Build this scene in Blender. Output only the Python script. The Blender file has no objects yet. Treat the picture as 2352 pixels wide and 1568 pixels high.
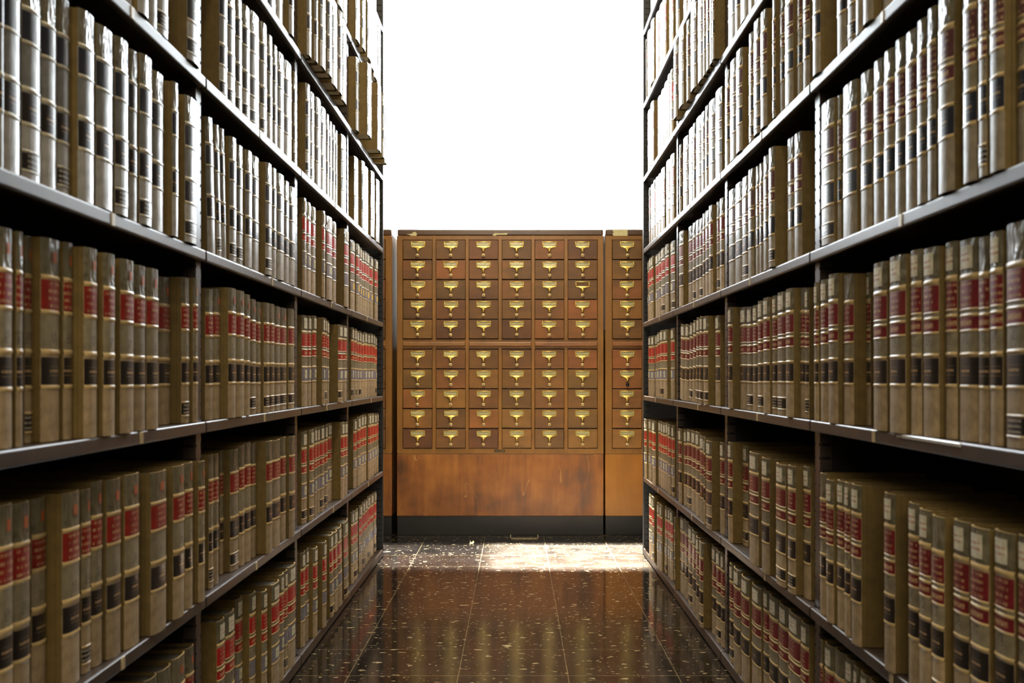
import bpy, bmesh, math, random
from mathutils import Vector, Matrix
random.seed(7)
S = bpy.context.scene
COL = S.collection
F = 2621.0                      # focal length in pixels of a 2352 wide frame
HC = 0.757                      # eye height
XL, XR = 0.559, 0.5415          # shelf fronts either side of the aisle
CY = 5.45                       # front of the card catalogues

# ------------------------------------------------------------------ camera
cam = bpy.data.cameras.new('camera')
camo = bpy.data.objects.new('camera', cam); COL.objects.link(camo)
camo.location = (0, 0, HC); camo.rotation_euler = (math.radians(90), 0, 0)
cam.sensor_width = 36.0; cam.sensor_fit = 'HORIZONTAL'
cam.lens = 36.0 * F / 2352.0
cam.shift_x = -9.0 / 2352.0
cam.shift_y = 81.0 / 2352.0
cam.clip_start = 0.05
cam.dof.use_dof = True; cam.dof.focus_distance = 4.6; cam.dof.aperture_fstop = 9.0
S.camera = camo

# ------------------------------------------------------------------ light
S.view_settings.view_transform = 'Standard'; S.view_settings.look = 'None'
S.view_settings.gamma = 1.0; S.view_settings.exposure = 0.0
S.view_settings.use_curve_mapping = False
w = bpy.data.worlds.new('world'); S.world = w; w.use_nodes = True
bg = w.node_tree.nodes['Background']
bg.inputs[0].default_value = (1.0, 0.86, 0.66, 1); bg.inputs[1].default_value = 0.17

def area(name, loc, target, sx, sy, power, col, spread=180):
    l = bpy.data.lights.new(name, 'AREA'); l.shape = 'RECTANGLE'
    l.size = sx; l.size_y = sy; l.energy = power; l.color = col
    l.spread = math.radians(spread)
    o = bpy.data.objects.new(name, l); COL.objects.link(o); o.location = loc
    d = Vector(target) - Vector(loc)
    o.rotation_euler = d.to_track_quat('-Z', 'Y').to_euler()
    return o
area('hall_lamp', (0, -2.2, 2.6), (0, 4.5, 0.8), 2.6, 1.6, 92, (1.0, 0.88, 0.68))
area('aisle_lamp', (0, 3.0, 3.3), (0, 3.0, 0), 0.14, 4.4, 52, (1.0, 0.88, 0.68))
area('catalogue_lamp', (0.0, 3.6, 3.4), (0, 5.45, 0.8), 1.6, 0.6, 40, (1.0, 0.9, 0.7))
area('floor_patch_light', (0.32, 4.82, 4.0), (0.32, 4.82, 0), 0.86, 0.66, 240, (1.0, 0.96, 0.86), 2.5)  # added narrow overhead lamp that makes the bright floor patch; no known opening
area('floor_patch_fill', (-.15, 4.82, 4.0), (-.15, 4.82, 0), 1.2, 0.60, 45, (0.95, 0.97, 1.0), 4)  # weaker added lamp, brightens the floor left of the patch

# ------------------------------------------------------------------ node materials
def lin(r, g, b):
    f = lambda c: (c / 255 / 12.92) if c <= 10.31 else ((c / 255 + 0.055) / 1.055) ** 2.4
    return (f(r), f(g), f(b), 1)

class NT:
    def __init__(s, name):
        s.m = bpy.data.materials.new(name); s.m.use_nodes = True
        s.t = s.m.node_tree; s.b = s.t.nodes['Principled BSDF']
        s.tc = None
    def n(s, t, **k):
        x = s.t.nodes.new(t)
        for a, v in k.items(): setattr(x, a, v)
        return x
    def l(s, a, b): s.t.links.new(a, b)
    def val(s, sock, v):
        if isinstance(v, (int, float)): sock.default_value = v
        elif isinstance(v, tuple): sock.default_value = v
        else: s.l(v, sock)
    def obj(s):
        if s.tc is None: s.tc = s.n('ShaderNodeTexCoord')
        return s.tc.outputs['Object']
    def map(s, scale, loc=(0, 0, 0), src=None):
        m = s.n('ShaderNodeMapping'); m.inputs['Scale'].default_value = scale; m.inputs['Location'].default_value = loc
        s.l(src or s.obj(), m.inputs[0]); return m.outputs[0]
    def noise(s, vec, scale=1.0, detail=3.0, rough=0.55, dist=0.0):
        x = s.n('ShaderNodeTexNoise'); x.inputs['Scale'].default_value = scale
        x.inputs['Detail'].default_value = detail; x.inputs['Roughness'].default_value = rough
        x.inputs['Distortion'].default_value = dist
        s.l(vec, x.inputs['Vector']); return x.outputs[0]
    def math(s, op, a, b=0.0, c=0.0, clamp=False):
        x = s.n('ShaderNodeMath', operation=op); x.use_clamp = clamp
        for i, v in enumerate((a, b, c)): s.val(x.inputs[i], v)
        return x.outputs[0]
    def mix(s, f, a, b):
        x = s.n('ShaderNodeMix', data_type='RGBA')
        s.val(x.inputs[0], f); s.val(x.inputs[6], a); s.val(x.inputs[7], b); return x.outputs[2]
    def ramp(s, f, pts):
        x = s.n('ShaderNodeValToRGB'); e = x.color_ramp.elements
        while len(e) < len(pts): e.new(0.5)
        for i, (p, c) in enumerate(pts): e[i].position = p; e[i].color = c
        s.l(f, x.inputs[0]); return x.outputs[0]
    def xyz(s):
        x = s.n('ShaderNodeSeparateXYZ'); s.l(s.obj(), x.inputs[0]); return x.outputs
    def rnd(s): return s.n('ShaderNodeObjectInfo').outputs['Random']
    def bump(s, h, strength, dist):
        x = s.n('ShaderNodeBump'); x.inputs['Strength'].default_value = strength; x.inputs['Distance'].default_value = dist
        s.l(h, x.inputs['Height']); s.l(x.outputs[0], s.b.inputs['Normal']); return x.outputs[0]
    def done(s, col=None, rough=0.5, metal=0.0, coat=0.0, crough=0.1, spec=0.5):
        if col is not None: s.val(s.b.inputs['Base Color'], col)
        s.val(s.b.inputs['Roughness'], rough); s.b.inputs['Metallic'].default_value = metal
        s.b.inputs['Coat Weight'].default_value = coat; s.b.inputs['Coat Roughness'].default_value = crough
        s.b.inputs['Specular IOR Level'].default_value = spec
        return s.m

M = {}
def plain(name, col, rough=0.5, metal=0.0, coat=0.0, crough=0.1, spec=0.5, var=0.0, nscale=60):
    t = NT(name)
    c = col
    if var:
        nz = t.noise(t.map((1, 1, 1)), nscale, 3)
        lo = tuple(x * (1 - var) for x in col[:3]) + (1,); hi = tuple(min(1, x * (1 + var)) for x in col[:3]) + (1,)
        c = t.ramp(nz, [(0.3, lo), (0.7, hi)])
    M[name] = t.done(c, rough, metal, coat, crough, spec)
    return M[name]

def cloth(name, col, rough, coat, crough, crinkle=0.0, var=0.25, spec=0.5, stamp=False):
    """book cloth under a clear jacket; its tone shifts a little from book to book"""
    t = NT(name)
    nz = t.noise(t.map((1, 1, 1)), 70, 4)
    lo = tuple(x * (1 - var) for x in col[:3]) + (1,); hi = tuple(min(1, x * (1 + var)) for x in col[:3]) + (1,)
    c = t.ramp(nz, [(0.3, lo), (0.7, hi)])
    if stamp:       # worn number stamped on the cloth
        o = t.xyz()
        k = t.math('MULTIPLY', t.math('LESS_THAN', t.math('ABSOLUTE', o[1]), 0.0085), t.math('LESS_THAN', t.math('ABSOLUTE', t.math('SUBTRACT', o[2], 0.127)), 0.0075))
        v = t.n('ShaderNodeCombineXYZ'); t.l(t.math('MULTIPLY', o[1], 330.0), v.inputs[0]); t.l(t.math('MULTIPLY', o[2], 330.0), v.inputs[1]); t.l(t.math('MULTIPLY', t.rnd(), 50.0), v.inputs[2])
        k = t.math('MULTIPLY', k, t.math('GREATER_THAN', t.noise(v.outputs[0], 1.0, 1), 0.5))
        c = t.mix(t.math('MULTIPLY', k, 0.6), c, lin(60, 54, 44))
    h = t.n('ShaderNodeHueSaturation'); t.l(c, h.inputs['Color'])
    t.l(t.math('MULTIPLY_ADD', t.rnd(), 0.34, 0.83), h.inputs['Value'])
    cr = t.noise(t.map((1, 1, 0.45)), 75 if crinkle else 40, 2, 0.5, 0.6)
    bo = t.bump(cr, crinkle if crinkle else 0.22, 0.006)
    if coat: t.l(bo, t.b.inputs['Coat Normal'])
    M[name] = t.done(h.outputs[0], rough, 0, coat, crough, spec)

def label_mat(name, col, ink, rows, zc, zh, rough, coat, crough, dens=0.5, only_mid=False):
    """leather label with rows of worn gilt marks"""
    t = NT(name)
    o = t.xyz()
    r = t.math('MULTIPLY', t.math('SUBTRACT', o[2], zc - zh), rows / (2 * zh))
    fr = t.math('FRACT', r)
    line = t.math('MULTIPLY', t.math('GREATER_THAN', fr, 0.3), t.math('LESS_THAN', fr, 0.72))
    v = t.n('ShaderNodeCombineXYZ'); t.l(t.math('MULTIPLY', o[1], 420.0), v.inputs[0]); t.l(t.math('MULTIPLY', t.math('FLOOR', r), 7.3), v.inputs[1])
    t.l(t.math('MULTIPLY', t.rnd(), 40.0), v.inputs[2])
    g = t.math('GREATER_THAN', t.noise(v.outputs[0], 1.0, 2), dens)
    v2 = t.n('ShaderNodeCombineXYZ'); t.l(t.math('MULTIPLY', o[1], 700.0), v2.inputs[0]); t.l(t.math('MULTIPLY', o[2], 500.0), v2.inputs[1])
    g2 = t.math('GREATER_THAN', t.noise(v2.outputs[0], 1.0, 1), 0.43)
    mk = t.math('MULTIPLY', t.math('MULTIPLY', line, g), g2)
    edge = t.math('LESS_THAN', t.math('ABSOLUTE', o[1]), 0.017)
    mk = t.math('MULTIPLY', mk, edge)
    if only_mid:
        d = t.math('ABSOLUTE', t.math('SUBTRACT', o[2], zc))
        mk = t.math('MULTIPLY', mk, t.math('LESS_THAN', d, zh * 0.34))
        mk = t.math('MULTIPLY', mk, t.math('LESS_THAN', t.math('ABSOLUTE', o[1]), 0.013))
    nz = t.noise(t.map((1, 1, 1)), 90, 3)
    base = t.ramp(nz, [(0.3, tuple(x * 0.72 for x in col[:3]) + (1,)), (0.7, tuple(min(1, x * 1.25) for x in col[:3]) + (1,))])
    cr = t.noise(t.map((1, 1, 0.5)), 45, 2); bo = t.bump(cr, 0.12, 0.004)
    if coat: t.l(bo, t.b.inputs['Coat Normal'])
    M[name] = t.done(t.mix(t.math('MULTIPLY', mk, 0.75), base, ink), rough, 0, coat, crough)

TAN = lin(176, 152, 116); GREY = lin(146, 134, 106); KHAKI = lin(112, 90, 42)
GOLD = lin(214, 184, 128); RED = lin(148, 34, 26); MAROON = lin(122, 32, 36); BLACK = lin(36, 31, 29)
# the same book in its jacket: 'd' dull jackets, 'g' glossy jackets
for sfx, cw, cr_ in (('d', 0.4, 0.26), ('g', 1.0, 0.24)):
    cloth('tan_' + sfx, TAN, 0.55, cw * 0.5, cr_ + 0.12)
    cloth('grey_' + sfx, GREY, 0.5, cw, cr_, stamp=True)
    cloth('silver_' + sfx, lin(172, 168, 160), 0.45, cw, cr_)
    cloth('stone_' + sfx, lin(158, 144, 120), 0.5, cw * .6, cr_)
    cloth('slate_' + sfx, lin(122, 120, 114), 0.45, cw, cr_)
    cloth('jacket_' + sfx, lin(116, 108, 84), 0.4, cw, 0.06, crinkle=0.9)
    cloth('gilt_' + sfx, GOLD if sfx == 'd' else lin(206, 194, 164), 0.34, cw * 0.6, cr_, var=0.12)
cloth('khaki', KHAKI, 0.75, 0.0, 0.3, var=0.16)
plain('pages', lin(206, 190, 150), 0.9)
plain('page_tops', lin(92, 84, 66), 0.85, var=0.2)
HB = 0.25
def frac(a, b): return (HB * (1 - (a + b) / 2), HB * (b - a) / 2)
GI = lin(222, 182, 130)
label_mat('red_title', RED, GI, 4, *frac(.205, .35), 0.45, .5, .2)
label_mat('maroon_title', MAROON, GI, 4, *frac(.205, .34), 0.45, .5, .2)
label_mat('brown_title', lin(96, 56, 54), GI, 4, *frac(.205, .34), 0.42, .9, .16)
label_mat('scarlet_title', lin(190, 34, 24), GI, 4, *frac(.205, .34), 0.45, .4, .22)
label_mat('red_author', RED, GI, 1, *frac(.385, .445), 0.45, .5, .2, .36)
label_mat('maroon_author', MAROON, GI, 1, *frac(.385, .445), 0.45, .5, .2, .36)
label_mat('brown_author', lin(104, 52, 52), GI, 1, *frac(.385, .445), 0.42, .9, .16, .36)
label_mat('scarlet_author', lin(190, 34, 24), GI, 1, *frac(.385, .445), 0.45, .4, .22, .36)
label_mat('black_volume', BLACK, GI, 5, *frac(.585, .72), 0.42, .7, .16, .3, True)
label_mat('navy_volume', lin(38, 42, 52), GI, 5, *frac(.585, .72), 0.4, .9, .14, .3, True)
label_mat('blue_volume', lin(142, 136, 146), GI, 5, *frac(.575, .72), 0.45, .4, .2, .9)
label_mat('black_call', BLACK, lin(200, 190, 170), 3, *frac(.865, .94), 0.45, .5, .2, .35)
label_mat('white_sticker', lin(226, 218, 190), lin(178, 62, 50), 4, *frac(.03, .145), 0.6, .3, .15, .42, True)
label_mat('cream_sticker', lin(226, 218, 176), lin(70, 60, 50), 3, *frac(.60, .69), 0.6, .2, .25, .5, True)
plain('yellow_sticker', lin(226, 186, 60), 0.6)
plain('orange_dot', lin(190, 100, 50), 0.5)
plain('paper', lin(214, 202, 150), 0.7, var=0.12, nscale=50)

# steel of the shelving: dark brown baked enamel
t = NT('steel')
nz = t.noise(t.map((1, 1, 1)), 26, 3)
c = t.ramp(nz, [(0.3, lin(52, 42, 36)), (0.75, lin(72, 58, 48))])
M['steel'] = t.done(c, 0.4, 0, 0.2, 0.2)
plain('steel_dark', lin(22, 20, 18), 0.5)
plain('slot_black', (0.002, 0.002, 0.002, 1), 0.9)
plain('clip_pale', lin(196, 176, 134), 0.35)
plain('strip_glint', lin(200, 200, 196), 0.15)  # clear label holder; its white glint is put in as pale colour

def wood(name, dark, mid, light, axis, scale, rough=0.38, coat=0.35, per=0.5, spread=0.3, scratch=False):
    t = NT(name)
    sc = [22.0, 22.0, 22.0]; sc[axis] = 2.2
    base = t.n('ShaderNodeVectorMath', operation='ADD'); t.l(t.obj(), base.inputs[0])
    r = t.rnd(); cv = t.n('ShaderNodeCombineXYZ')
    for i in range(3): t.l(t.math('MULTIPLY', r, 17.0 + 9 * i), cv.inputs[i])
    t.l(cv.outputs[0], base.inputs[1])
    g = t.noise(t.map(tuple(x * scale for x in sc), src=base.outputs[0]), 1.0, 5, 0.62, 0.5)
    blot = t.noise(t.map((1, 1, 1), src=base.outputs[0]), 5.5, 3, 0.6)
    f = t.math('ADD', t.math('MULTIPLY', g, 0.45), t.math('MULTIPLY', blot, 0.55))
    f = t.math('ADD', f, t.math('MULTIPLY', t.math('SUBTRACT', r, 0.5), per))
    c = t.ramp(f, [(0.5 - spread, dark), (0.5, mid), (0.5 + spread, light)])
    if scratch:     # fine wandering scuffs in the varnish
        w1 = t.noise(t.map((7, 7, 2.2)), 1.0, 1, 0.4, 1.2); w2 = t.noise(t.map((11, 11, 5), (5, 1, 3)), 1.0, 2)
        k = t.math('MULTIPLY', t.math('LESS_THAN', t.math('ABSOLUTE', t.math('SUBTRACT', w1, 0.5)), 0.0035), t.math('GREATER_THAN', w2, 0.56))
        c = t.mix(t.math('MULTIPLY', k, 0.5), c, lin(206, 150, 84))
    h = t.n('ShaderNodeHueSaturation'); t.l(c, h.inputs['Color'])
    r2 = t.math('FRACT', t.math('MULTIPLY', r, 7.77))
    t.l(t.math('MULTIPLY_ADD', r2, 0.024 * (1 if per else 0), 0.5 - 0.014 * (1 if per else 0)), h.inputs['Hue'])
    t.bump(g, 0.05, 0.002)
    M[name] = t.done(h.outputs[0], rough, 0, coat, 0.2)
wood('wood_frame', lin(98, 64, 18), lin(138, 92, 30), lin(166, 114, 42), 2, 1.0, rough=.45, coat=.2, per=0.0)
wood('wood_drawer', lin(70, 44, 14), lin(118, 78, 28), lin(160, 100, 38), 0, 1.0, rough=.5, coat=.12, per=0.32)
wood('wood_panel', lin(88, 50, 12), lin(140, 82, 22), lin(172, 108, 36), 2, 0.8, rough=.45, coat=.2, per=0.0, spread=0.15, scratch=True)
wood('wood_panel_pale', lin(130, 78, 14), lin(164, 104, 24), lin(184, 122, 36), 2, 0.8, rough=.45, coat=.2, per=0.0)
wood('wood_cap', lin(58, 38, 22), lin(84, 56, 30), lin(104, 72, 38), 0, 1.0, per=0.0)
wood('wood_slide', lin(104, 64, 26), lin(146, 94, 42), lin(172, 116, 54), 0, 1.0, per=0.1)
plain('plinth_black', lin(34, 32, 30), 0.4, var=0.2, nscale=8)
t = NT('brass')
nz = t.noise(t.map((1, 1, 1)), 60, 2)
M['brass'] = t.done(t.ramp(nz, [(0.3, lin(226, 184, 84)), (0.7, lin(246, 216, 120))]), 0.3, 0.7)
M['knob_brass'] = NT('knob_brass').done(lin(244, 214, 150), 0.3, 0.35)
plain('dark_metal', lin(34, 30, 30), 0.35, 0.6)
label_mat('card', lin(206, 196, 136), lin(110, 100, 70), 2, 0.0702, 0.009, 0.5, .5, .08, .42)
plain('nameplate_black', lin(26, 20, 14), 0.4)

# floor: polished black vinyl tile with pale chips
t = NT('floor_tile')
o = t.xyz()
TS = 0.278
def joint(c, off, wd):
    f = t.math('FRACT', t.math('DIVIDE', t.math('SUBTRACT', c, off - 50 * TS), TS))
    d = t.math('ABSOLUTE', t.math('SUBTRACT', f, 0.5))
    return t.math('GREATER_THAN', d, 0.5 - wd / TS)
jl = t.math('MAXIMUM', joint(o[0], 0.132, 0.0011), joint(o[1], 3.17, 0.0014))
v1 = t.noise(t.map((34, 62, 1)), 1.0, 2, 0.5)
v2 = t.noise(t.map((80, 130, 1), (3, 7, 0)), 1.0, 2, 0.5)
v3 = t.noise(t.map((15, 26, 1), (9, 2, 0)), 1.0, 2, 0.5)
chip = t.math('MAXIMUM', t.math('GREATER_THAN', v1, 0.674), t.math('MAXIMUM', t.math('GREATER_THAN', v2, 0.70), t.math('GREATER_THAN', v3, 0.725)))
clouds = t.noise(t.map((9, 9, 1)), 1.0, 5, 0.7)
base = t.ramp(clouds, [(0.35, lin(17, 15, 13)), (0.75, lin(44, 38, 33))])
c = t.mix(chip, base, lin(178, 160, 118))
c = t.mix(t.math('MULTIPLY', jl, 0.5), c, lin(168, 146, 104))
wav = t.noise(t.map((2.2, 2.2, 1)), 1.0, 2)
t.bump(wav, 0.05, 0.01)
rr = t.math('MULTIPLY_ADD', clouds, 0.10, 0.06)
M['floor_tile'] = t.done(c, rr, 0, 0.0, 0.05, 0.8)
plain('wall_paint', lin(222, 212, 186), 0.8, var=0.04, nscale=4)
t = NT('window_glow')
t.b.inputs['Base Color'].default_value = (0.8, 0.8, 0.8, 1)
t.b.inputs['Emission Color'].default_value = (0.82, 0.91, 1.0, 1); t.b.inputs['Emission Strength'].default_value = 15.0
M['window_glow'] = t.done(None, 0.4)
t = NT('curtain_cloth')
tr = t.n('ShaderNodeBsdfTranslucent')
t.l(t.ramp(t.noise(t.map((9, .3, .25)), 1.0, 3), [(.38, (.22, .20, .155, 1)), (.46, (.42, .41, .38, 1))]), tr.inputs[0])  # shading of the folds painted into the cloth colour as cream streaks
mx = t.n('ShaderNodeMixShader'); mx.inputs[0].default_value = 0.75
out = t.t.nodes['Material Output']
t.l(t.b.outputs[0], mx.inputs[1]); t.l(tr.outputs[0], mx.inputs[2]); t.l(mx.outputs[0], out.inputs[0])
M['curtain_cloth'] = t.done(lin(244, 236, 210), 0.9)

# ------------------------------------------------------------------ mesh helpers
class MB:
    def __init__(s): s.v = []; s.f = []; s.mi = []; s.sm = []; s.mats = []
    def mat(s, m):
        if m not in s.mats: s.mats.append(m)
        return s.mats.index(m)
    def face(s, idx, m, smooth=False): s.f.append(tuple(idx)); s.mi.append(s.mat(m)); s.sm.append(smooth)
    def add(s, vs, fs, m, smooth=False):
        o = len(s.v); s.v += [tuple(x) for x in vs]
        for f in fs: s.face([i + o for i in f], m, smooth)
    def box(s, a, b, m, bev=0.0, seg=2, cut=()):
        x0, y0, z0 = (min(a[i], b[i]) for i in range(3)); x1, y1, z1 = (max(a[i], b[i]) for i in range(3))
        if bev <= 0:
            vs = [(x0, y0, z0), (x1, y0, z0), (x1, y1, z0), (x0, y1, z0), (x0, y0, z1), (x1, y0, z1), (x1, y1, z1), (x0, y1, z1)]
            s.add(vs, [(0, 3, 2, 1), (4, 5, 6, 7), (0, 1, 5, 4), (1, 2, 6, 5), (2, 3, 7, 6), (3, 0, 4, 7)], m); return
        bm = bmesh.new(); bmesh.ops.create_cube(bm, size=1)
        for v in bm.verts: v.co = Vector(((x0 + x1) / 2 + v.co.x * (x1 - x0), (y0 + y1) / 2 + v.co.y * (y1 - y0), (z0 + z1) / 2 + v.co.z * (z1 - z0)))
        bmesh.ops.bevel(bm, geom=list(bm.edges), offset=bev, segments=seg, affect='EDGES', profile=0.5)
        s.bm(bm, m); bm.free()
    def bm(s, bm, m, smooth=True):
        bm.verts.index_update(); o = len(s.v); s.v += [tuple(v.co) for v in bm.verts]
        for f in bm.faces: s.face([v.index + o for v in f.verts], m, smooth and len(f.verts) == 4 and f.calc_area() < 2e-4)
    def grid(s, rows, m, smooth=True, close=False):
        o = len(s.v); n = len(rows[0])
        for r in rows: s.v += [tuple(p) for p in r]
        for i in range(len(rows) - 1):
            for j in range(n - 1 + (1 if close else 0)):
                k = (j + 1) % n
                s.face((o + i * n + j, o + i * n + k, o + (i + 1) * n + k, o + (i + 1) * n + j), m, smooth)
    def mesh(s, name):
        me = bpy.data.meshes.new(name); me.from_pydata(s.v, [], s.f)
        for m in s.mats: me.materials.append(M[m])
        me.polygons.foreach_set('material_index', s.mi); me.polygons.foreach_set('use_smooth', s.sm)
        me.update(); return me
    def build(s, name, parent=None, loc=None):
        o = bpy.data.objects.new(name, s.mesh(name)); COL.objects.link(o)
        if parent: o.parent = parent
        if loc: o.location = loc
        return o
def link(name, me, parent=None, loc=None):
    o = bpy.data.objects.new(name, me); COL.objects.link(o)
    if parent: o.parent = parent
    if loc: o.location = loc
    return o
def empty(name, loc=(0, 0, 0)):
    o = bpy.data.objects.new(name, None); o.empty_display_size = 0.05; COL.objects.link(o); o.location = loc; return o
def tag(o, label=None, cat=None, group=None, kind=None):
    if label: o['label'] = label
    if cat: o['category'] = cat
    if group: o['group'] = group
    if kind: o['kind'] = kind
    return o

# ------------------------------------------------------------------ the room
m = MB(); m.box((-6, -5, -0.1), (6, 6.4, 0), 'floor_tile'); tag(m.build('floor'), kind='structure')
WY = 6.12
m = MB()
m.box((-6, WY, 0), (-1.15, WY + .2, 4.6), 'wall_paint'); m.box((1.15, WY, 0), (6, WY + .2, 4.6), 'wall_paint')
m.box((-1.15, WY, 0), (1.15, WY + .2, 0.95), 'wall_paint'); m.box((-1.15, WY, 4.2), (1.15, WY + .2, 4.6), 'wall_paint')
tag(m.build('wall_back'), kind='structure')
wr = empty('window_1', (0, WY, 0.95)); tag(wr, kind='structure')
m = MB()
for a, b in (((-1.15, .05, 0), (-1.09, .12, 3.25)), ((1.09, .05, 0), (1.15, .12, 3.25)), ((-1.09, .05, 0), (1.09, .12, .06)), ((-1.09, .05, 3.19), (1.09, .12, 3.25))):
    m.box(a, b, 'wall_paint')
m.build('window_frame', wr)
m = MB(); m.box((-1.09, .075, .06), (1.09, .09, 3.19), 'window_glow'); m.build('window_pane', wr)
m = MB(); m.box((-1.2, -.03, -.03), (1.2, .1, 0), 'wall_paint'); m.build('window_sill', wr)
def curtain(x0, x1, label):
    r = empty('curtain', ((x0 + x1) / 2, WY - .06, 0.9)); tag(r, label, 'curtain', 'sheer curtains at the tall window')
    m = MB(); n = 90; rows = []
    for z in (0.0, .8, 1.6, 2.4, 3.32):
        row = []
        for i in range(n + 1):
            s_ = i / n; x = (s_ - .5) * (x1 - x0)
            row.append((x, .016 * math.sin(s_ * (x1 - x0) * 62 + 0.6 * math.sin(z * 1.3 + s_ * 9)) + .006 * math.sin(s_ * 31 + z), z))
        rows.append(row)
    m.grid(rows, 'curtain_cloth'); o = m.build('curtain_panel', r)
    m = MB(); rr = []
    for k in range(2):
        xx = (-.5 if k == 0 else .5) * (x1 - x0 + .06)
        rr.append([(xx, .008 * math.cos(a * math.pi / 4), 3.335 + .008 * math.sin(a * math.pi / 4)) for a in range(8)])
    m.grid(rr, 'wall_paint', close=True); m.build('curtain_rod', r)
curtain(-1.16, -.52, 'white sheer curtain at the window edge above the single-stile catalogue side')
curtain(.455, 1.16, 'sheer curtain with painted cream fold shading at the window edge above the paper-tagged catalogue')

# ------------------------------------------------------------------ card catalogues
CW = [(925.9, 992.6), (1001.8, 1069), (1077.7, 1144), (1153.6, 1220), (1229, 1295), (1305, 1371.3)]
RW = [(551.4, 595), (597, 641), (642.6, 686.6), (688, 732), (733.8, 777.3), (801.6, 846), (847.5, 891.3), (893, 936.8), (938.7, 982.4), (984.3, 1028.3)]
SC = F / CY
zz = lambda py: HC + (865 - py) / SC
DWID, DHT = 0.1388, 0.0900
def dr_front():
    m = MB(); m.box((-DWID / 2, -.006, 0), (DWID / 2, .014, DHT), 'wood_drawer', .0016, 2); return m.mesh('drawer')
def pull_mesh():
    m = MB(); zt = DHT - .0066; zb = zt - .0275; hw = .034; b = .0052; d0 = -.0062; d1 = -.0092
    m.box((-hw, d1, zt - b * .8), (hw, d0, zt), 'brass', .0007, 1); m.box((-hw, d1, zb), (hw, d0, zb + b), 'brass', .0007, 1)
    m.box((-hw, d1, zb), (-hw + b, d0, zt), 'brass', .0007, 1); m.box((hw - b, d1, zb), (hw, d0, zt), 'brass', .0007, 1)
    # the flared hook below the frame
    secs = [(zb + .004, .030, .0092), (zb - .0005, .026, .0105), (zb - .003, .0165, .0135), (zb - .006, .0105, .0175), (zb - .011, .0072, .0215), (zb - .017, .0056, .0235), (zb - .022, .0046, .0225), (zb - .0255, .0040, .0185)]
    rows = []
    for z, w_, dp in secs:
        rows.append([(w_ * math.sin(a), d0 - (dp - .0062) * max(0.0, math.cos(a)) ** .7, z) for a in [(-90 + 180 * i / 10) * math.pi / 180 for i in range(11)]])
    m.grid(rows, 'brass')
    for sx in (-1, 1):
        for z in (zt - .0035, zb + .0045):
            m.box((sx * (hw - .003) - .001, d1 - .0006, z - .001), (sx * (hw - .003) + .001, d1, z + .001), 'dark_metal')
    return m.mesh('label_pull')
def card_mesh():
    m = MB(); m.box((-.030, -.0072, DHT - .030), (.030, -.0062, DHT - .0105), 'card'); return m.mesh('card')
def knob_mesh(mat):
    m = MB(); r = .0088; zc = DHT - .0725; rows = []
    for i in range(9):
        ph = math.pi * i / 8
        rows.append([(r * math.sin(ph) * math.cos(a * math.pi / 8), -.016 - r * .75 * math.cos(ph), zc + r * math.sin(ph) * math.sin(a * math.pi / 8)) for a in range(16)])
    m.grid(rows, mat, close=True)
    m.grid([[(.004 * math.cos(a * math.pi / 4), y, zc + .004 * math.sin(a * math.pi / 4)) for a in range(8)] for y in (-.014, -.005)], mat, close=True)
    m.box((-.0009, -.0231, zc - .005), (.0009, -.0222, zc + .005), 'dark_metal'); return m.mesh('knob')
ME_D, ME_P, ME_C, ME_K, ME_KD = dr_front(), pull_mesh(), card_mesh(), knob_mesh('knob_brass'), knob_mesh('dark_metal')

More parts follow.
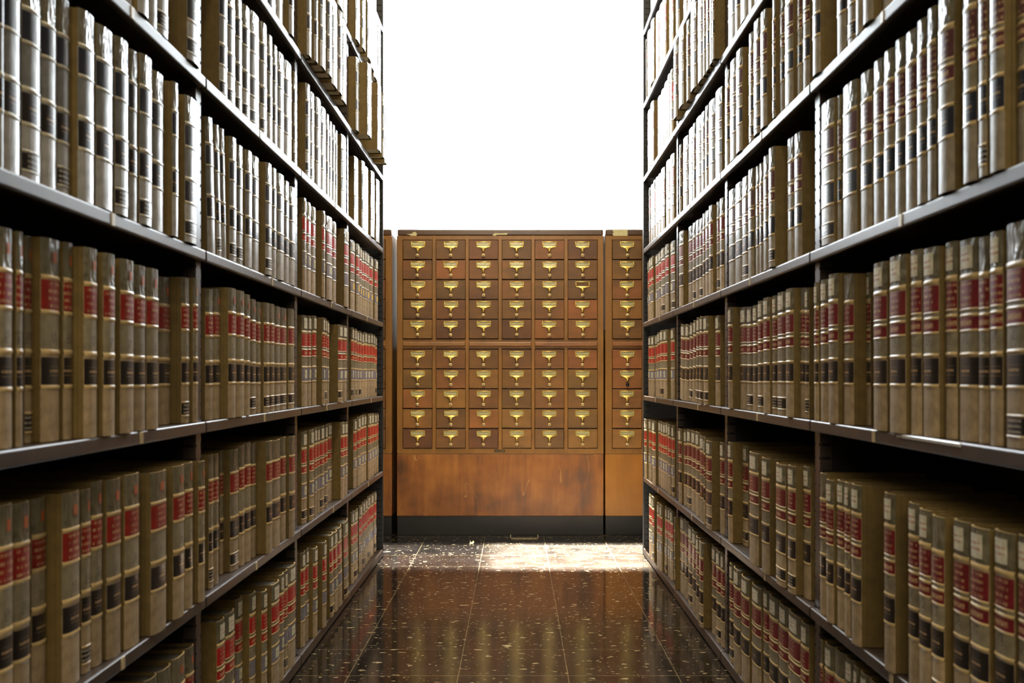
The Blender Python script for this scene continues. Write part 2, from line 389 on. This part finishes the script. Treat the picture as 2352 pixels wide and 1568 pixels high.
def catalogue(name, label, xl, xr, cols, panel, nslides, extras, skip_card=(), dark_knob=()):
    """xl, xr: the body's sides; cols: centres of the drawer columns"""
    root = empty(name, ((xl + xr) / 2, CY, 0)); tag(root, label, 'card catalogue', 'card catalogues under the window')
    cx = (xl + xr) / 2; L, R = xl - cx, xr - cx; D = .44
    zc, zb, zp = zz(541), zz(1042), zz(1185)
    m = MB()
    m.box((L + .004, .02, zb + .006), (R - .004, D, zc - .002), 'wood_frame')          # box behind the drawers
    edges = [L]
    for c in cols: edges += [c - cx - .0705, c - cx + .0705]
    edges.append(R)
    for i in range(0, len(edges), 2):
        m.box((edges[i], 0, zb), (edges[i + 1], .03, zc), 'wood_frame', .003 if i in (0, len(edges) - 2) else .0012, 2)
    for py0, py1 in ((541, 550.2), (779, 800.4), (1030, 1042)):
        m.box((L + .003, .0006, zz(py1)), (R - .003, .028, zz(py0) - (.0006 if py0 == 541 else 0)), 'wood_frame')
    m.box((L, .028, zb), (L + .018, D, zc), 'wood_frame'); m.box((R - .018, .028, zb), (R, D, zc), 'wood_frame')
    m.build('carcass', root)
    m = MB(); m.box((L + .002, .006, zc), (R - .002, D, zz(526)), 'wood_cap', .007, 3); m.build('top_cap', root)
    m = MB(); m.box((L, .0, zp), (R, D, zb - .0012), panel, .003, 2); m.build('base_panel', root)
    m = MB(); m.box((L + .002, .004, .001), (R - .002, D - .01, zp), 'plinth_black'); m.build('plinth', root)
    for j in range(nslides):
        a, b = cols[2 * j] - cx - .0695, (cols[2 * j + 1] if 2 * j + 1 < len(cols) else cols[2 * j]) - cx + .0695
        m = MB(); m.box((a, -.016 + .002 * (j % 2), zz(794.3)), (b, .02, zz(785.3)), 'wood_slide', .003, 2); m.build('pull_out_shelf', root)
    rr = random.Random(len(cols) * 13 + int(xl * 100))
    for ci, c in enumerate(cols):
        for ri, (p0, p1) in enumerate(RW):
            d = link('drawer', ME_D, root, (c - cx + rr.uniform(-.0007, .0007), rr.uniform(-.0012, .0012), zz(p1) + rr.uniform(-.0004, .0004)))
            dx = rr.uniform(-.0014, .0014)
            link('label_pull', ME_P, d, (dx, 0, 0))
            if (ci, ri) not in skip_card: link('card', ME_C, d, (dx, 0, 0))
            k = link('knob', ME_KD if (ci, ri) in dark_knob else ME_K, d, (rr.uniform(-.0008, .0008), 0, 0))
            if (ci, ri) in dark_knob: k['label'] = 'blackened knob'
    for nm, fn in extras: fn(root, cx)
    return root
def scrap(pts, z0, yoff, mat='paper'):
    def fn(root, cx):
        m = MB(); n = len(pts); v = [((px - 1185) / SC - cx, yoff, zz(py)) for px, py in pts]; v2 = [(a, yoff + .0012, c) for a, b, c in v]
        m.add(v + v2, [tuple(range(n)), tuple(range(2 * n - 1, n - 1, -1))] + [(i, (i + 1) % n, n + (i + 1) % n, n + i) for i in range(n)], mat)
        m.build('paper_scrap', root)
    return fn
def nameplate(root, cx):
    m = MB(); a, b = (1135.7 - 1185) / SC - cx, (1159.4 - 1185) / SC - cx; z0, z1 = zz(1037.7), zz(1032.6)
    m.box((a, -.0016, z0), (b, .001, z1), 'nameplate_black', .0004, 1)
    rr = random.Random(3)
    # worn raised marks, too worn to read
    n = 7
    for i in range(n):
        x = a + (b - a) * (.12 + .76 * i / (n - 1)); h = rr.uniform(.0018, .004)
        m.box((x - .0016, -.0022, (z0 + z1) / 2 - h / 2), (x + rr.uniform(0, .0016), -.0014, (z0 + z1) / 2 + h / 2), 'brass')
    m.build('nameplate', root)
cols_main = [((a + b) / 2 - 1185) / SC for a, b in CW]
catalogue('card_catalogue', 'wide wooden card catalogue with six drawer columns standing in the middle under the window',
    (911.5 - 1185) / SC, (1386.6 - 1185) / SC, cols_main, 'wood_panel', 3,
    [('', scrap([(933, 538), (946, 536), (949, 532.5), (954, 532), (957.5, 536), (956, 541.8), (946, 541.5), (940, 539)], 0, .0046)),
     ('', scrap([(1131, 540), (1135, 535), (1150, 535.5), (1166, 534.5), (1164, 539), (1150, 538.5), (1141, 539), (1138, 541)], 0, .0046)),
     ('', nameplate)], skip_card={(5, 2)})
c0 = (1440.2 - 1185) / SC; pit = 75.85 / SC
catalogue('card_catalogue', 'wooden card catalogue with a taped paper tag and honey-coloured base, half hidden by shelving',
    (1390 - 1185) / SC, (1390 - 1185) / SC + .52, [c0, c0 + pit, c0 + 2 * pit], 'wood_panel_pale', 2,
    [('', scrap([(1407.5, 526.5), (1441.5, 526.3), (1442, 541.8), (1410, 541.6), (1406.8, 537), (1409.3, 534), (1408, 530)], 0, .0046))], dark_knob={(0, 6)})
e0 = (900 - 1185) / SC
catalogue('card_catalogue', 'wooden card catalogue of which only the edge stile shows beyond the silver-glaring shelves',
    e0 - .52, e0, [e0 - .52 + .0335 + .0695 + i * pit for i in range(3)], 'wood_panel', 2, [])

# small things on the floor
m = MB()
def fl(px, py): d = HC * F / (py - 865); return ((px - 1185) / F * d, d)
xa, ya = fl(1172, 1229); xb, yb = fl(1236, 1229); yc = fl(1200, 1237)[1]
for a, b in (((xa, yc, .001), (xa + .004, ya - .004, .004)), ((xb - .004, yc, .001), (xb, ya - .004, .004)), ((xa, yc, .001), (xb, yc + .004, .004))):
    m.box(a, b, 'clip_pale')
tag(m.build('wire_bracket'), 'thin pale U-shaped wire bracket lying on the floor against the black plinth', 'bracket')
x, y = fl(1084, 1247)
m = MB(); m.add([(-.010, -.02, .001), (.004, -.026, .001), (.011, -.004, .004), (.006, .016, .010), (-.003, .005, .003), (-.009, .012, .012)],
    [(0, 1, 2, 4), (2, 3, 4), (0, 4, 5), (4, 2, 1, 0), (4, 3, 2), (5, 4, 0)], 'paper')
tag(m.build('paper_crumb', loc=(x, y, 0)), 'tiny crumpled white paper crumb on the black floor before the catalogues', 'scrap')
#PART2
# ------------------------------------------------------------------ shelving
BY = {'l': [1.146, 2.060, 2.974, 3.888, 4.802], 'r': [1.189, 2.103, 3.017, 3.931, 4.845]}
SZ = {'l': [.031, .360, .676, .985, 1.297, 1.602, 1.915, 2.225], 'r': [.031, .333, .677, .987, 1.298, 1.603, 1.915, 2.225]}
TOPZ = 2.54; DEP = .245
BAYW = ['nearest', 'second', 'third', 'end']
SIDEW = {'l': 'left', 'r': 'right'}
def sx(side): return -1 if side == 'l' else 1
XF = {'l': XL, 'r': XR}
def bookcase(side, k):
    y0, y1 = BY[side][k], BY[side][k + 1]; X = XF[side]; s = sx(side)
    root = empty('library_bookcase', (s * X, (y0 + y1) / 2, 0))
    tag(root, f"dark brown steel library bookcase, {['nearest to the camera', 'second along', 'third along', 'last before the catalogues'][k]} on the {SIDEW[side]} of the aisle", 'bookcase', f'bookcases along the {SIDEW[side]} side of the aisle')
    Lh = (y1 - y0) / 2
    for j, z in enumerate(SZ[side] + [TOPZ]):
        m = MB(); lip = .020 if j else .028
        top = j == len(SZ[side])
        m.box((0, -Lh + .003, z - lip), (s * .013, Lh - .003, z), 'steel', .003, 3)
        m.box((s * .012, -Lh + .018, z - (.005 if j else .02)), (s * DEP, Lh - .018, z - .0006), 'steel')
        o = m.build('canopy' if top else 'shelf', root)
        if not top and j in (1, 2, 3, 4) :
            cy = {'l': .02, 'r': .0}[side] + .04 * ((j * 7 + k * 3) % 5 - 2)
            m = MB(); m.box((-s * .0012, cy - .007, z - .019), (s * .001, cy + .007, z - .0012), 'clip_pale', .0006, 1)
            m.build('label_clip', o)
        if side == 'r' and k == 0 and j == 2:
            m = MB(); m.box((-s * .002, .30 - .457 - .10, z - .006), (s * .002, .30 - .457 + .13, z - .0008), 'strip_glint', .0008, 1)
            m.build('label_strip', o)
    for yy, half in ((-Lh, 0), (Lh, 1)):
        if half == 0 and k > 0: continue
        m = MB(); hw = .017
        if k == 3 and half == 1:        # closed end panel, flush with the shelf fronts
            m.box((0, yy - .002, .0), (s * DEP, yy + (.03 if side == 'r' else .012), TOPZ + .01), 'steel_dark', .0012, 1)
            z = .06
            while z < TOPZ - .05:
                m.box((s * .006, yy - .0026, z), (s * .030, yy - .001, z + .0048), 'slot_black'); z += .0248
            m.build('end_panel', root); continue
        m.box((s * .0142, yy - hw, .0), (s * .038, yy + hw, TOPZ - .02), 'steel', .0012, 1)
        m.box((s * .038, yy - hw + .003, .0), (s * DEP, yy + hw - .003, TOPZ - .02), 'steel_dark')
        z = .06
        while z < TOPZ - .05:
            for e in (-1, 1):
                m.box((s * .0138, yy + e * (hw - .0045), z), (s * .0152, yy + e * (hw + .0004), z + .0048), 'slot_black')
                m.box((s * .018, yy + e * (hw - .001), z), (s * .034, yy + e * (hw + .0006), z + .0048), 'slot_black')
            z += .0248
        m.build('upright', root)
    m = MB(); m.box((s * (DEP + .001), -Lh + .001, .0), (s * (DEP + .004), Lh - .001, TOPZ - .02), 'steel_dark'); m.build('back_panel', root)
for side in 'lr':
    for k in range(4): bookcase(side, k)

# ------------------------------------------------------------------ books
# bands from the head of the spine down: (top, foot, material, part); part 'c' lies in the cover itself
def bands(style, call, stk):
    B = []
    if style == 'L':
        B = [(0, .18, 'jacket', 'c'), (.18, .205, 'gilt', 'c'), (.205, .35, 'red_title', 'title_label'), (.35, .375, 'gilt', 'c'), (.375, .545, 'grey', 'c'),
             (.545, .575, 'gilt', 'c'), (.575, .585, 'tan', 'c'), (.585, .72, 'black_volume', 'volume_label'), (.72, .745, 'gilt', 'c')]
    elif style in 'RW':
        q = 'maroon' if style == 'R' else 'scarlet'
        B = [(0, .17, 'jacket', 'c'), (.17, .20, 'gilt', 'c'), (.205, .34, q + '_title', 'title_label'), (.34, .352, 'gilt', 'c'), (.352, .368, 'grey', 'c'), (.368, .385, 'gilt', 'c'),
             (.385, .445, q + '_author', 'author_label'), (.445, .46, 'gilt', 'c'), (.46, .56, 'grey', 'c'), (.56, .58, 'gilt', 'c'),
             (.585, .72, 'black_volume' if style == 'R' else 'blue_volume', 'volume_label'), (.72, .742, 'gilt', 'c')]
    elif style == 'U':
        B = [(0, .17, 'jacket', 'c'), (.17, .20, 'gilt', 'c'), (.205, .34, 'brown_title', 'title_label'), (.34, .352, 'gilt', 'c'), (.352, .368, 'grey', 'c'), (.368, .385, 'gilt', 'c'),
             (.385, .445, 'brown_author', 'author_label'), (.445, .46, 'gilt', 'c'), (.46, .565, 'grey', 'c'), (.565, .585, 'gilt', 'c'),
             (.585, .72, 'navy_volume', 'volume_label'), (.72, .742, 'gilt', 'c')]
    else:   # 'G': grey bound volumes
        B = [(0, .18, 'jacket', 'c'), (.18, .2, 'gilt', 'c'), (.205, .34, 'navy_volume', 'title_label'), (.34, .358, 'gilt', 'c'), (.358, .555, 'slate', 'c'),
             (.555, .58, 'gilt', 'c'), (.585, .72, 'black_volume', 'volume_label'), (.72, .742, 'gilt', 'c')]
    if call: B += [(.85, .862, 'gilt', 'c'), (.865, .94, 'black_call', 'call_number_label'), (.943, .955, 'gilt', 'c')]
    if stk == 'dot': B += [(.065, .118, 'orange_dot', 'dot_sticker')]
    if style in 'R' and stk != 'none': B += [(.03, .145, 'white_sticker', 'paper_sticker')]
    if style == 'W': B += [(.03, .145, 'white_sticker', 'paper_sticker')]
    if style == 'W' and stk != 'none': B += [(.60, .69, 'yellow_sticker' if stk == 'yel' else 'cream_sticker', 'number_sticker')]
    return B
NARROW = {'dot_sticker': .22, 'paper_sticker': .62, 'number_sticker': .45}
def book_parts(style, t, call, stk, gloss, D=.18):
    H = HB; h = t / 2; b = min(.006, .13 * t)
    N = 8
    arc = lambda off, sc=1.0: [(-b * (abs(i) / (N / 2)) ** 3.0 * sc ** 2 + off, (h + off * .3) * (i / (N / 2)) * sc) for i in range(-N // 2, N // 2 + 1)]
    out = {}
    c = MB(); S_ = '_' + gloss
    B = bands(style, call, stk)
    cuts = sorted({0.0, 1.0} | {x for q in B if q[3] not in NARROW for x in q[:2]})
    for z0, z1 in zip(cuts, cuts[1:]):
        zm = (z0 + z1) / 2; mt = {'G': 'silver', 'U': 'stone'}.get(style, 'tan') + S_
        for q in B:
            if q[3] == 'c' and q[0] <= zm <= q[1]: mt = q[2] + S_
        A = arc(0.0)
        if mt.startswith('gilt'):       # raised band, rounded
            za, zb = H * (1 - z0), H * (1 - z1); n = 6
            c.grid([[(x + .0010 * math.sin(math.pi * q / n) ** .7 if 0 < q < n else x, y, za + (zb - za) * q / n) for x, y in A] for q in range(n + 1)], mt); continue
        c.grid([[(x, y, H * (1 - z0)) for x, y in A], [(x, y, H * (1 - z1)) for x, y in A]], mt)
    A, I = arc(0), [(x - .0025, y * .9) for x, y in arc(0)]
    for z, fl_ in ((H, 1), (0, 0)):
        r = [[(x, y, z) for x, y in A], [(x, y, z) for x, y in I]]
        c.grid(r if fl_ else r[::-1], 'gilt' + S_ if fl_ else 'khaki', False)
    c.grid([[(x, y, 0) for x, y in I], [(x, y, H) for x, y in I]], 'khaki')
    for e in (-1, 1):
        y0, y1 = e * h, e * (h - .0028)
        c.box((-D, y0, 0), (-b - .008, y1, H), 'khaki'); c.box((-b - .0082, e * (h - .0018), 0), (-b - .0002, y1, H), 'khaki')
    out['cover'] = c
    p = MB(); py = h - .003
    p.box((-D + .004, -py, .004), (-b - .003, py, H - .005), 'pages')
    p.add([(-D + .004, -py, H - .0048), (-b - .003, -py, H - .0048), (-b - .003, py, H - .0048), (-D + .004, py, H - .0048)], [(0, 1, 2, 3)], 'page_tops')
    out['page_block'] = p
    for z0, z1, mt, part in B:
        if part == 'c': continue
        q = out.setdefault(part, MB()); sc = NARROW.get(part, .97); off = .0005 if part not in NARROW else .0011
        A = arc(off, sc)
        q.grid([[(x, y, H * (1 - z0)) for x, y in A], [(x, y, H * (1 - z1)) for x, y in A]], mt)
    return out
CACHE = {}
def meshes(style, t, call, stk, gloss):
    tb = max(.014, round(t / .004) * .004); key = (style, round(tb, 3), call, stk, gloss)
    if key not in CACHE:
        P = book_parts(style, tb, call, stk, gloss)
        J = MB()
        for q in P.values():
            o = len(J.v); J.v += q.v
            for f, mi, s_ in zip(q.f, q.mi, q.sm): J.face([i + o for i in f], q.mats[mi], s_)
        CACHE[key] = [None, J, None, P, tb]
    return CACHE[key]

BOOKS = []
def row(side, shelf, bay, style, spec, scale=1.0, x0=0.0, stk='', gloss='d', push=0.0, call=.28, hh=1.0, maxprot=.006):
    """spec: spine edges as seen, near to far; a trailing r = set back, l = leaning, p = juts out"""
    X = XF[side]; rr = random.Random(shelf * 31 + bay * 7 + (side == 'l') * 3)
    base = X + .012 - push; Xp = base; yprev = None; ub_prev = None
    items = []
    toks = spec.split()
    for i, tk in enumerate(toks):
        fl_ = ''.join(ch for ch in tk if ch.isalpha()); a, b = (float(q) for q in tk.rstrip('rlp').split('-'))
        pa, pb = x0 + a / scale, x0 + b / scale
        ua, ub = abs(pa - 1185), abs(pb - 1185)
        if ua < ub: ua, ub = ub, ua
        if yprev is None:
            Xi = base - (.012 if 'p' in fl_ else 0) + (.018 if 'r' in fl_ else 0); y0 = F * Xi / ua
        else:
            gap = ub_prev - ua
            if 'r' in fl_: Xi = base + .02
            elif gap <= 1.5: Xi = min(Xp + .005, base + .008) if Xp < base else Xp + rr.uniform(-.001, .002)
            else:
                Xi = ua * yprev / F
                Xi = max(min(Xi, base + .014), X - maxprot - push)
            if 'p' in fl_: Xi = min(Xi, X - .02)
            y0 = max(F * Xi / ua, yprev + .0006)
            if 'l' in fl_ and 'l' not in items[-1]['fl'] if items else False: y0 = max(y0, yprev + .026)
        y1 = F * Xi / ub
        t = y1 - y0
        if t < .013: t = .013; y1 = y0 + t
        if t > .10: t = .10; y1 = y0 + t
        lo, hi = BY[side][bay] + .019, BY[side][bay + 1] - (.052 if bay == 3 and side == 'r' else .024 if bay == 3 else .019)
        if y0 < lo:
            if y1 < lo + .012: yprev, ub_prev, Xp = y1, ub, Xi; continue
            y0 = lo; t = y1 - y0
        if y1 > hi:
            if y0 > hi - .012: continue
            y1 = hi; t = y1 - y0
        hz = hh * (1 + (0.012 * math.sin(i * .9 + shelf * 2 + bay) + rr.uniform(-.012, .012)))
        items.append(dict(side=side, shelf=shelf, bay=bay, style=style, X=Xi, y0=y0, t=t - .0022, h=hz, fl=fl_, gloss=gloss,
            call=rr.random() < call, stk=(stk if rr.random() < .85 else ('none' if stk != 'yel' else 'yel')), tv=rr.random()))
        yprev, ub_prev, Xp = y1, ub, Xi
    n = len(items)
    for i, it in enumerate(items):
        it['ord'] = n - 1 - i
        lf = it['fl']
        z = SZ[side][shelf]; y = it['y0'] + it['t'] / 2
        def P(zv): return 865 - F * (zv - HC) / y
        ya, yb = max(0, P(z + HB)), min(1568, P(z))
        it['area'] = max(0, yb - ya) * F * it['X'] * it['t'] / y ** 2
        it['vis'] = yb > ya and abs(F * it['X'] / (it['y0'] + it['t'])) < 1175
        if it['vis']: BOOKS.append(it)

# ---- left side, nearest bay
row('l', 2, 0, 'L', '0-38 40-57 60-78r 103-147 151-172 201-231 245-271 285-315 315-341 344-371 372-397r 423-440 447-471', stk='dot')
row('l', 3, 0, 'G', '0-10 10-57 59-103 103-138 138-168 188-225 229-268 272-302 302-320 328-356 356-382 400-413 432-458', gloss='g', call=.5)
row('l', 4, 0, 'G', '262-284 294-308 324-348 348-366 368-393 437-464', gloss='g', call=.4)
row('l', 1, 0, 'L', '0-39 39-79 81-114r 152-193 193-214 216-242 253-286 294-328 354-390 405-430 431-448 461-484', stk='dot')
row('l', 0, 0, 'L', '318-338 340-368 370-400 402-432 433-461', stk='dot')
# ---- left side, second bay
row('l', 2, 1, 'L', '478-494 494-510 530-547 549-566 566-578 578-592 592-602 611-622 622-634 634-647 647-662 667-680', stk='dot', call=.5)
row('l', 3, 1, 'G', '484-500l 502-512l 514-524l 533-547 548-562 569-583 583-599 615-628 628-638 642-656 656-667 669-681', gloss='g', call=.4)
row('l', 4, 1, 'G', '510-527 527-545 546-560 563-578 580-600 603-617 618-629 630-640 642-656 658-674 676-689', gloss='g', call=.4)
row('l', 5, 1, 'G', '606-618 620-638 640-654 669-678', gloss='g', call=.3)
row('l', 1, 1, 'L', '483-493 494-506 508-516r 534-553 554-565 566-580 580-591 617-629 630-648 649-660 669-681', call=.25)
row('l', 0, 1, 'W', '504-521 523-544 546-561r 578-591 606-617 629-646 646-655 655-663 666-683', call=.4)
# ---- left side, third and last bay
P4 = dict(scale=3.92, x0=690)
row('l', 3, 2, 'W', '35-62 68-105 112-148 208-230 252-298 300-330 410-445', gloss='g', call=.0, **P4)
row('l', 3, 3, 'W', '465-500 515-540 540-560 560-580 580-600 600-630 635-665 680-705 707-735', gloss='d', stk='yel', call=.0, **P4)
row('l', 2, 2, 'W', '30-75 75-108 122-155 208-228 228-245 245-265 355-390 390-430', **P4)
row('l', 2, 3, 'W', '470-487 487-500 500-515 515-533 536-556 558-578 582-607 607-635 635-660 660-680 680-705 705-728', **P4)
row('l', 1, 2, 'W', '28-70 98-132 132-158 158-180 190-225 228-252 252-295r 378-405 405-432 440-475', **P4)
row('l', 1, 3, 'W', '490-515 525-550 552-578 578-600 622-645 645-668 672-693 697-718 718-740', **P4)
row('l', 0, 2, 'W', '20-55 55-85 130-165 215-245 285-312l 322-348l 358-388l 410-446l', **P4)
row('l', 0, 3, 'W', '470-490 492-535 540-565 567-590 590-612 612-635 640-670 675-718 720-745', **P4)
P2 = dict(scale=2.8, x0=690)
row('l', 4, 2, 'G', '45-70p 70-98 110-140 142-172 172-190 190-210 210-228 228-245 272-312', gloss='g', call=.1, **P2)
row('l', 4, 3, 'G', '355-392 403-420 420-445 462-490 495-515', gloss='g', call=.1, **P2)
row('l', 5, 2, 'G', '0-35 45-80 100-120 140-172 185-210 212-248 255-275 275-305', gloss='g', call=.1, push=.024, maxprot=.02, **P2)
row('l', 5, 3, 'G', '345-360 360-392 440-475 505-530 535-545 548-560', gloss='g', call=.1, push=.03, maxprot=.02, **P2)
row('l', 6, 2, 'G', '215-245 250-280 280-308', gloss='g', call=.1, push=.02, **P2)
row('l', 6, 3, 'G', '325-360 365-392 405-425 440-460 460-480 480-500 505-522', gloss='g', call=.1, push=.02, **P2)
row('l', 7, 3, 'G', '440-470 475-495', gloss='g', call=.0, **P2)
# ---- right side, nearest bay
row('r', 2, 0, 'R', '2358-2299 2297-2267 2267-2242 2240-2194 2192-2165 2148-2112 2110-2085 2072-2035 2029-1999 1997-1987r 1954-1932 1918-1897 1897-1880 1877-1859', stk='p', call=.25)
row('r', 3, 0, 'U', '2352-2332 2299-2265 2263-2243 2235-2204 2182-2146 2145-2125 2123-2101 2101-2073 2073-2050 2048-2024 2024-2000 1996-1970 1961-1929 1929-1921 1909-1880', call=.1)
row('r', 4, 0, 'U', '2076-2052 2046-2020 1998-1976 1976-1961 1961-1941 1937-1917 1878-1862', call=.2)
row('r', 1, 0, 'R', '2362-2331 2320-2273 2262-2219 2217-2181 2161-2133 2131-2104 2104-2080 2048-2024 1971-1949 1949-1936 1936-1917 1909-1893 1893-1879', stk='p', call=.15)
row('r', 0, 0, 'R', '2011-1991 1990-1971 1969-1957 1956-1936 1934-1911 1909-1889 1889-1868', stk='p', call=.2)
# ---- right side, second bay
row('r', 2, 1, 'R', '1855-1846 1846-1835 1817-1800 1800-1781 1781-1771 1763-1749 1749-1737 1737-1726 1725-1712 1712-1696 1678-1669', stk='p', call=.45)
row('r', 3, 1, 'U', '1836-1820 1820-1804 1774-1762 1762-1750 1750-1742 1742-1733 1727-1715 1715-1701 1701-1685 1685-1670', call=.15)
row('r', 4, 1, 'U', '1854-1840 1838-1828 1816-1798 1798-1788 1779-1772 1756-1743 1741-1727 1727-1717 1700-1687 1687-1673 1672-1663', call=.1)
row('r', 5, 1, 'U', '1741-1729 1728-1715 1713-1696 1695-1685 1685-1665', call=.1, push=.012)
row('r', 1, 1, 'R', '1856-1841 1822-1805 1799-1777 1762-1745 1737-1716 1714-1703r 1678-1669', stk='p', call=.4)
row('r', 0, 1, 'R', '1852-1835 1833-1805 1805-1784 1782-1762 1762-1750 1743-1722 1716-1698 1696-1681 1681-1673', stk='p', call=.3)
# ---- right side, third and last bay
Q4 = dict(scale=3.92, x0=1470)
row('r', 3, 2, 'R', '740-708 708-680 640-610 610-580 580-555 552-525 525-492 490-465 460-425 375-340', stk='none', call=.3, **Q4)
row('r', 3, 3, 'W', '300-265 245-218 210-180 180-160 160-125 110-97 95-75 75-57', call=.1, **Q4)
row('r', 2, 2, 'R', '705-668 597-560 551-519l 519-491l 490-462l 461-433l 425-392l 388-345l', stk='p', call=.3, **Q4)
row('r', 2, 3, 'W', '298-268 232-205 200-170 170-150 150-133 120-90 90-68 62-43', call=.1, **Q4)
Q3 = dict(scale=3.136, x0=1470)
row('r', 1, 2, 'R', '595-568 503-465 465-455 455-422 420-392 392-362 360-330 330-310 290-270', stk='p', call=.1, **Q3)
row('r', 1, 3, 'W', '238-222 212-196 196-180 180-160 160-145 145-128 103-75 75-57 38-17', call=.15, **Q3)
row('r', 0, 2, 'R', '598-575 570-540 540-508 443-418 418-395 395-368 368-340 338-315 312-278 275-255 250-240', stk='p', call=.4, **Q3)
row('r', 0, 3, 'W', '228-212 212-197 192-172l 150-138 132-118 92-80 80-56', call=.2, **Q3)
Q2 = dict(scale=2.8, x0=1470)
row('r', 4, 2, 'U', '515-470 468-432 432-412 410-388 385-350 352-335 338-300 298-260 260-238 238-220 219-212', call=.1, **Q2)
row('r', 4, 3, 'W', '210-188 185-152 150-130 130-112 112-95 95-82 80-65 62-40', stk='none', call=.1, **Q2)
row('r', 5, 2, 'U', '497-462 465-440 440-418 420-400 395-362 350-312 310-292 270-230 230-210', call=.1, push=.028, maxprot=.02, **Q2)
row('r', 5, 3, 'W', '205-190 190-172 172-150 150-130 130-100 80-62 62-45 45-12', stk='none', call=.1, **Q2)
row('r', 6, 2, 'U', '360-332 330-300 300-270 245-225', call=.1, **Q2)
row('r', 6, 3, 'W', '205-165 160-140 140-120 115-97 82-60 60-40 40-22', stk='none', call=.1, **Q2)
row('r', 7, 3, 'U', '105-85 82-62 58-40', call=.0, **Q2)

ORD = 'last first second third fourth fifth sixth seventh eighth ninth tenth eleventh twelfth thirteenth fourteenth fifteenth sixteenth'.split()
LOOK = {'L': 'red-labelled law book', 'R': 'maroon-labelled law book', 'W': 'scarlet-banded law book', 'G': 'grey glare-lit bound volume', 'U': 'brown-banded bound volume'}
SHW = ['bottom shelf', 'second shelf up', 'third shelf up', 'fourth shelf up', 'fifth shelf up', 'sixth shelf up', 'seventh shelf up', 'topmost shelf']
def label_of(it):
    t = it['t']; th = 'slim ' if t < .03 else ('thick ' if t > .056 else '')
    if 'l' in it['fl']: th = 'leaning '
    elif 'r' in it['fl']: th = 'shaded '
    return f"{th}{LOOK[it['style']]}, {ORD[it['ord'] + 1]} from far upright, {SHW[it['shelf']]}, {BAYW[it['bay']]} {SIDEW[it['side']]} bay"
def place(o, it):
    s = sx(it['side']); y = it['y0'] + it['t'] / 2; z = SZ[it['side']][it['shelf']] + .0006
    th = math.radians(5.0) if 'l' in it['fl'] else 0.0
    o.location = (s * it['X'], y, z + it['t'] / 2 * math.sin(th))
    o.rotation_euler = (th, 0, 0) if s < 0 else (-th, 0, math.pi)
PROTO = {}
def part_mesh(key, P, part):
    if (key, part) not in PROTO: PROTO[(key, part)] = P[part].mesh(part)
    return PROTO[(key, part)]
KINDS = {'law_book': 'LRW', 'bound_volume': 'GU'}
for kind, sty in KINDS.items():
    L = sorted((b for b in BOOKS if b['style'] in sty), key=lambda b: -b['area'])
    for it in L[:300]:
        ent = meshes(it['style'], it['t'], it['call'], it['stk'], it['gloss']); tb = ent[4]
        sc = (1, it['t'] / tb, it['h'])
        key = id(ent)
        if it['bay'] < 2:
            o = empty(kind); 
            for part in ent[3]:
                c = link(part, part_mesh(key, ent[3], part), o)
        else:
            if ent[0] is None: ent[0] = ent[1].mesh(kind)
            o = link(kind, ent[0])
        place(o, it); o.scale = sc
        tag(o, label_of(it), 'book', f"books on the {SHW[it['shelf']]} of the {BAYW[it['bay']]} {SIDEW[it['side']]} bookcase")
    rest = L[300:]
    if rest:
        J = MB()
        for it in rest:
            ent = meshes(it['style'], it['t'], it['call'], it['stk'], it['gloss'])
            q = bpy.data.objects.new('tmp', None); place(q, it)
            mw = Matrix.Translation(q.location) @ q.rotation_euler.to_matrix().to_4x4() @ Matrix.Diagonal((1, it['t'] / ent[4], it['h'], 1))
            bpy.data.objects.remove(q)
            o = len(J.v); J.v += [tuple(mw @ Vector(v)) for v in ent[1].v]
            for f, mi, s_ in zip(ent[1].f, ent[1].mi, ent[1].sm): J.face([i + o for i in f], ent[1].mats[mi], s_)
        tag(J.build(kind + 's'), f"remaining far {'law books' if kind == 'law_book' else 'bound volumes'} packed on the shelves by the catalogues", 'books', kind='stuff')
    print(kind, len(L), 'in view;', len(rest), 'in the mass')
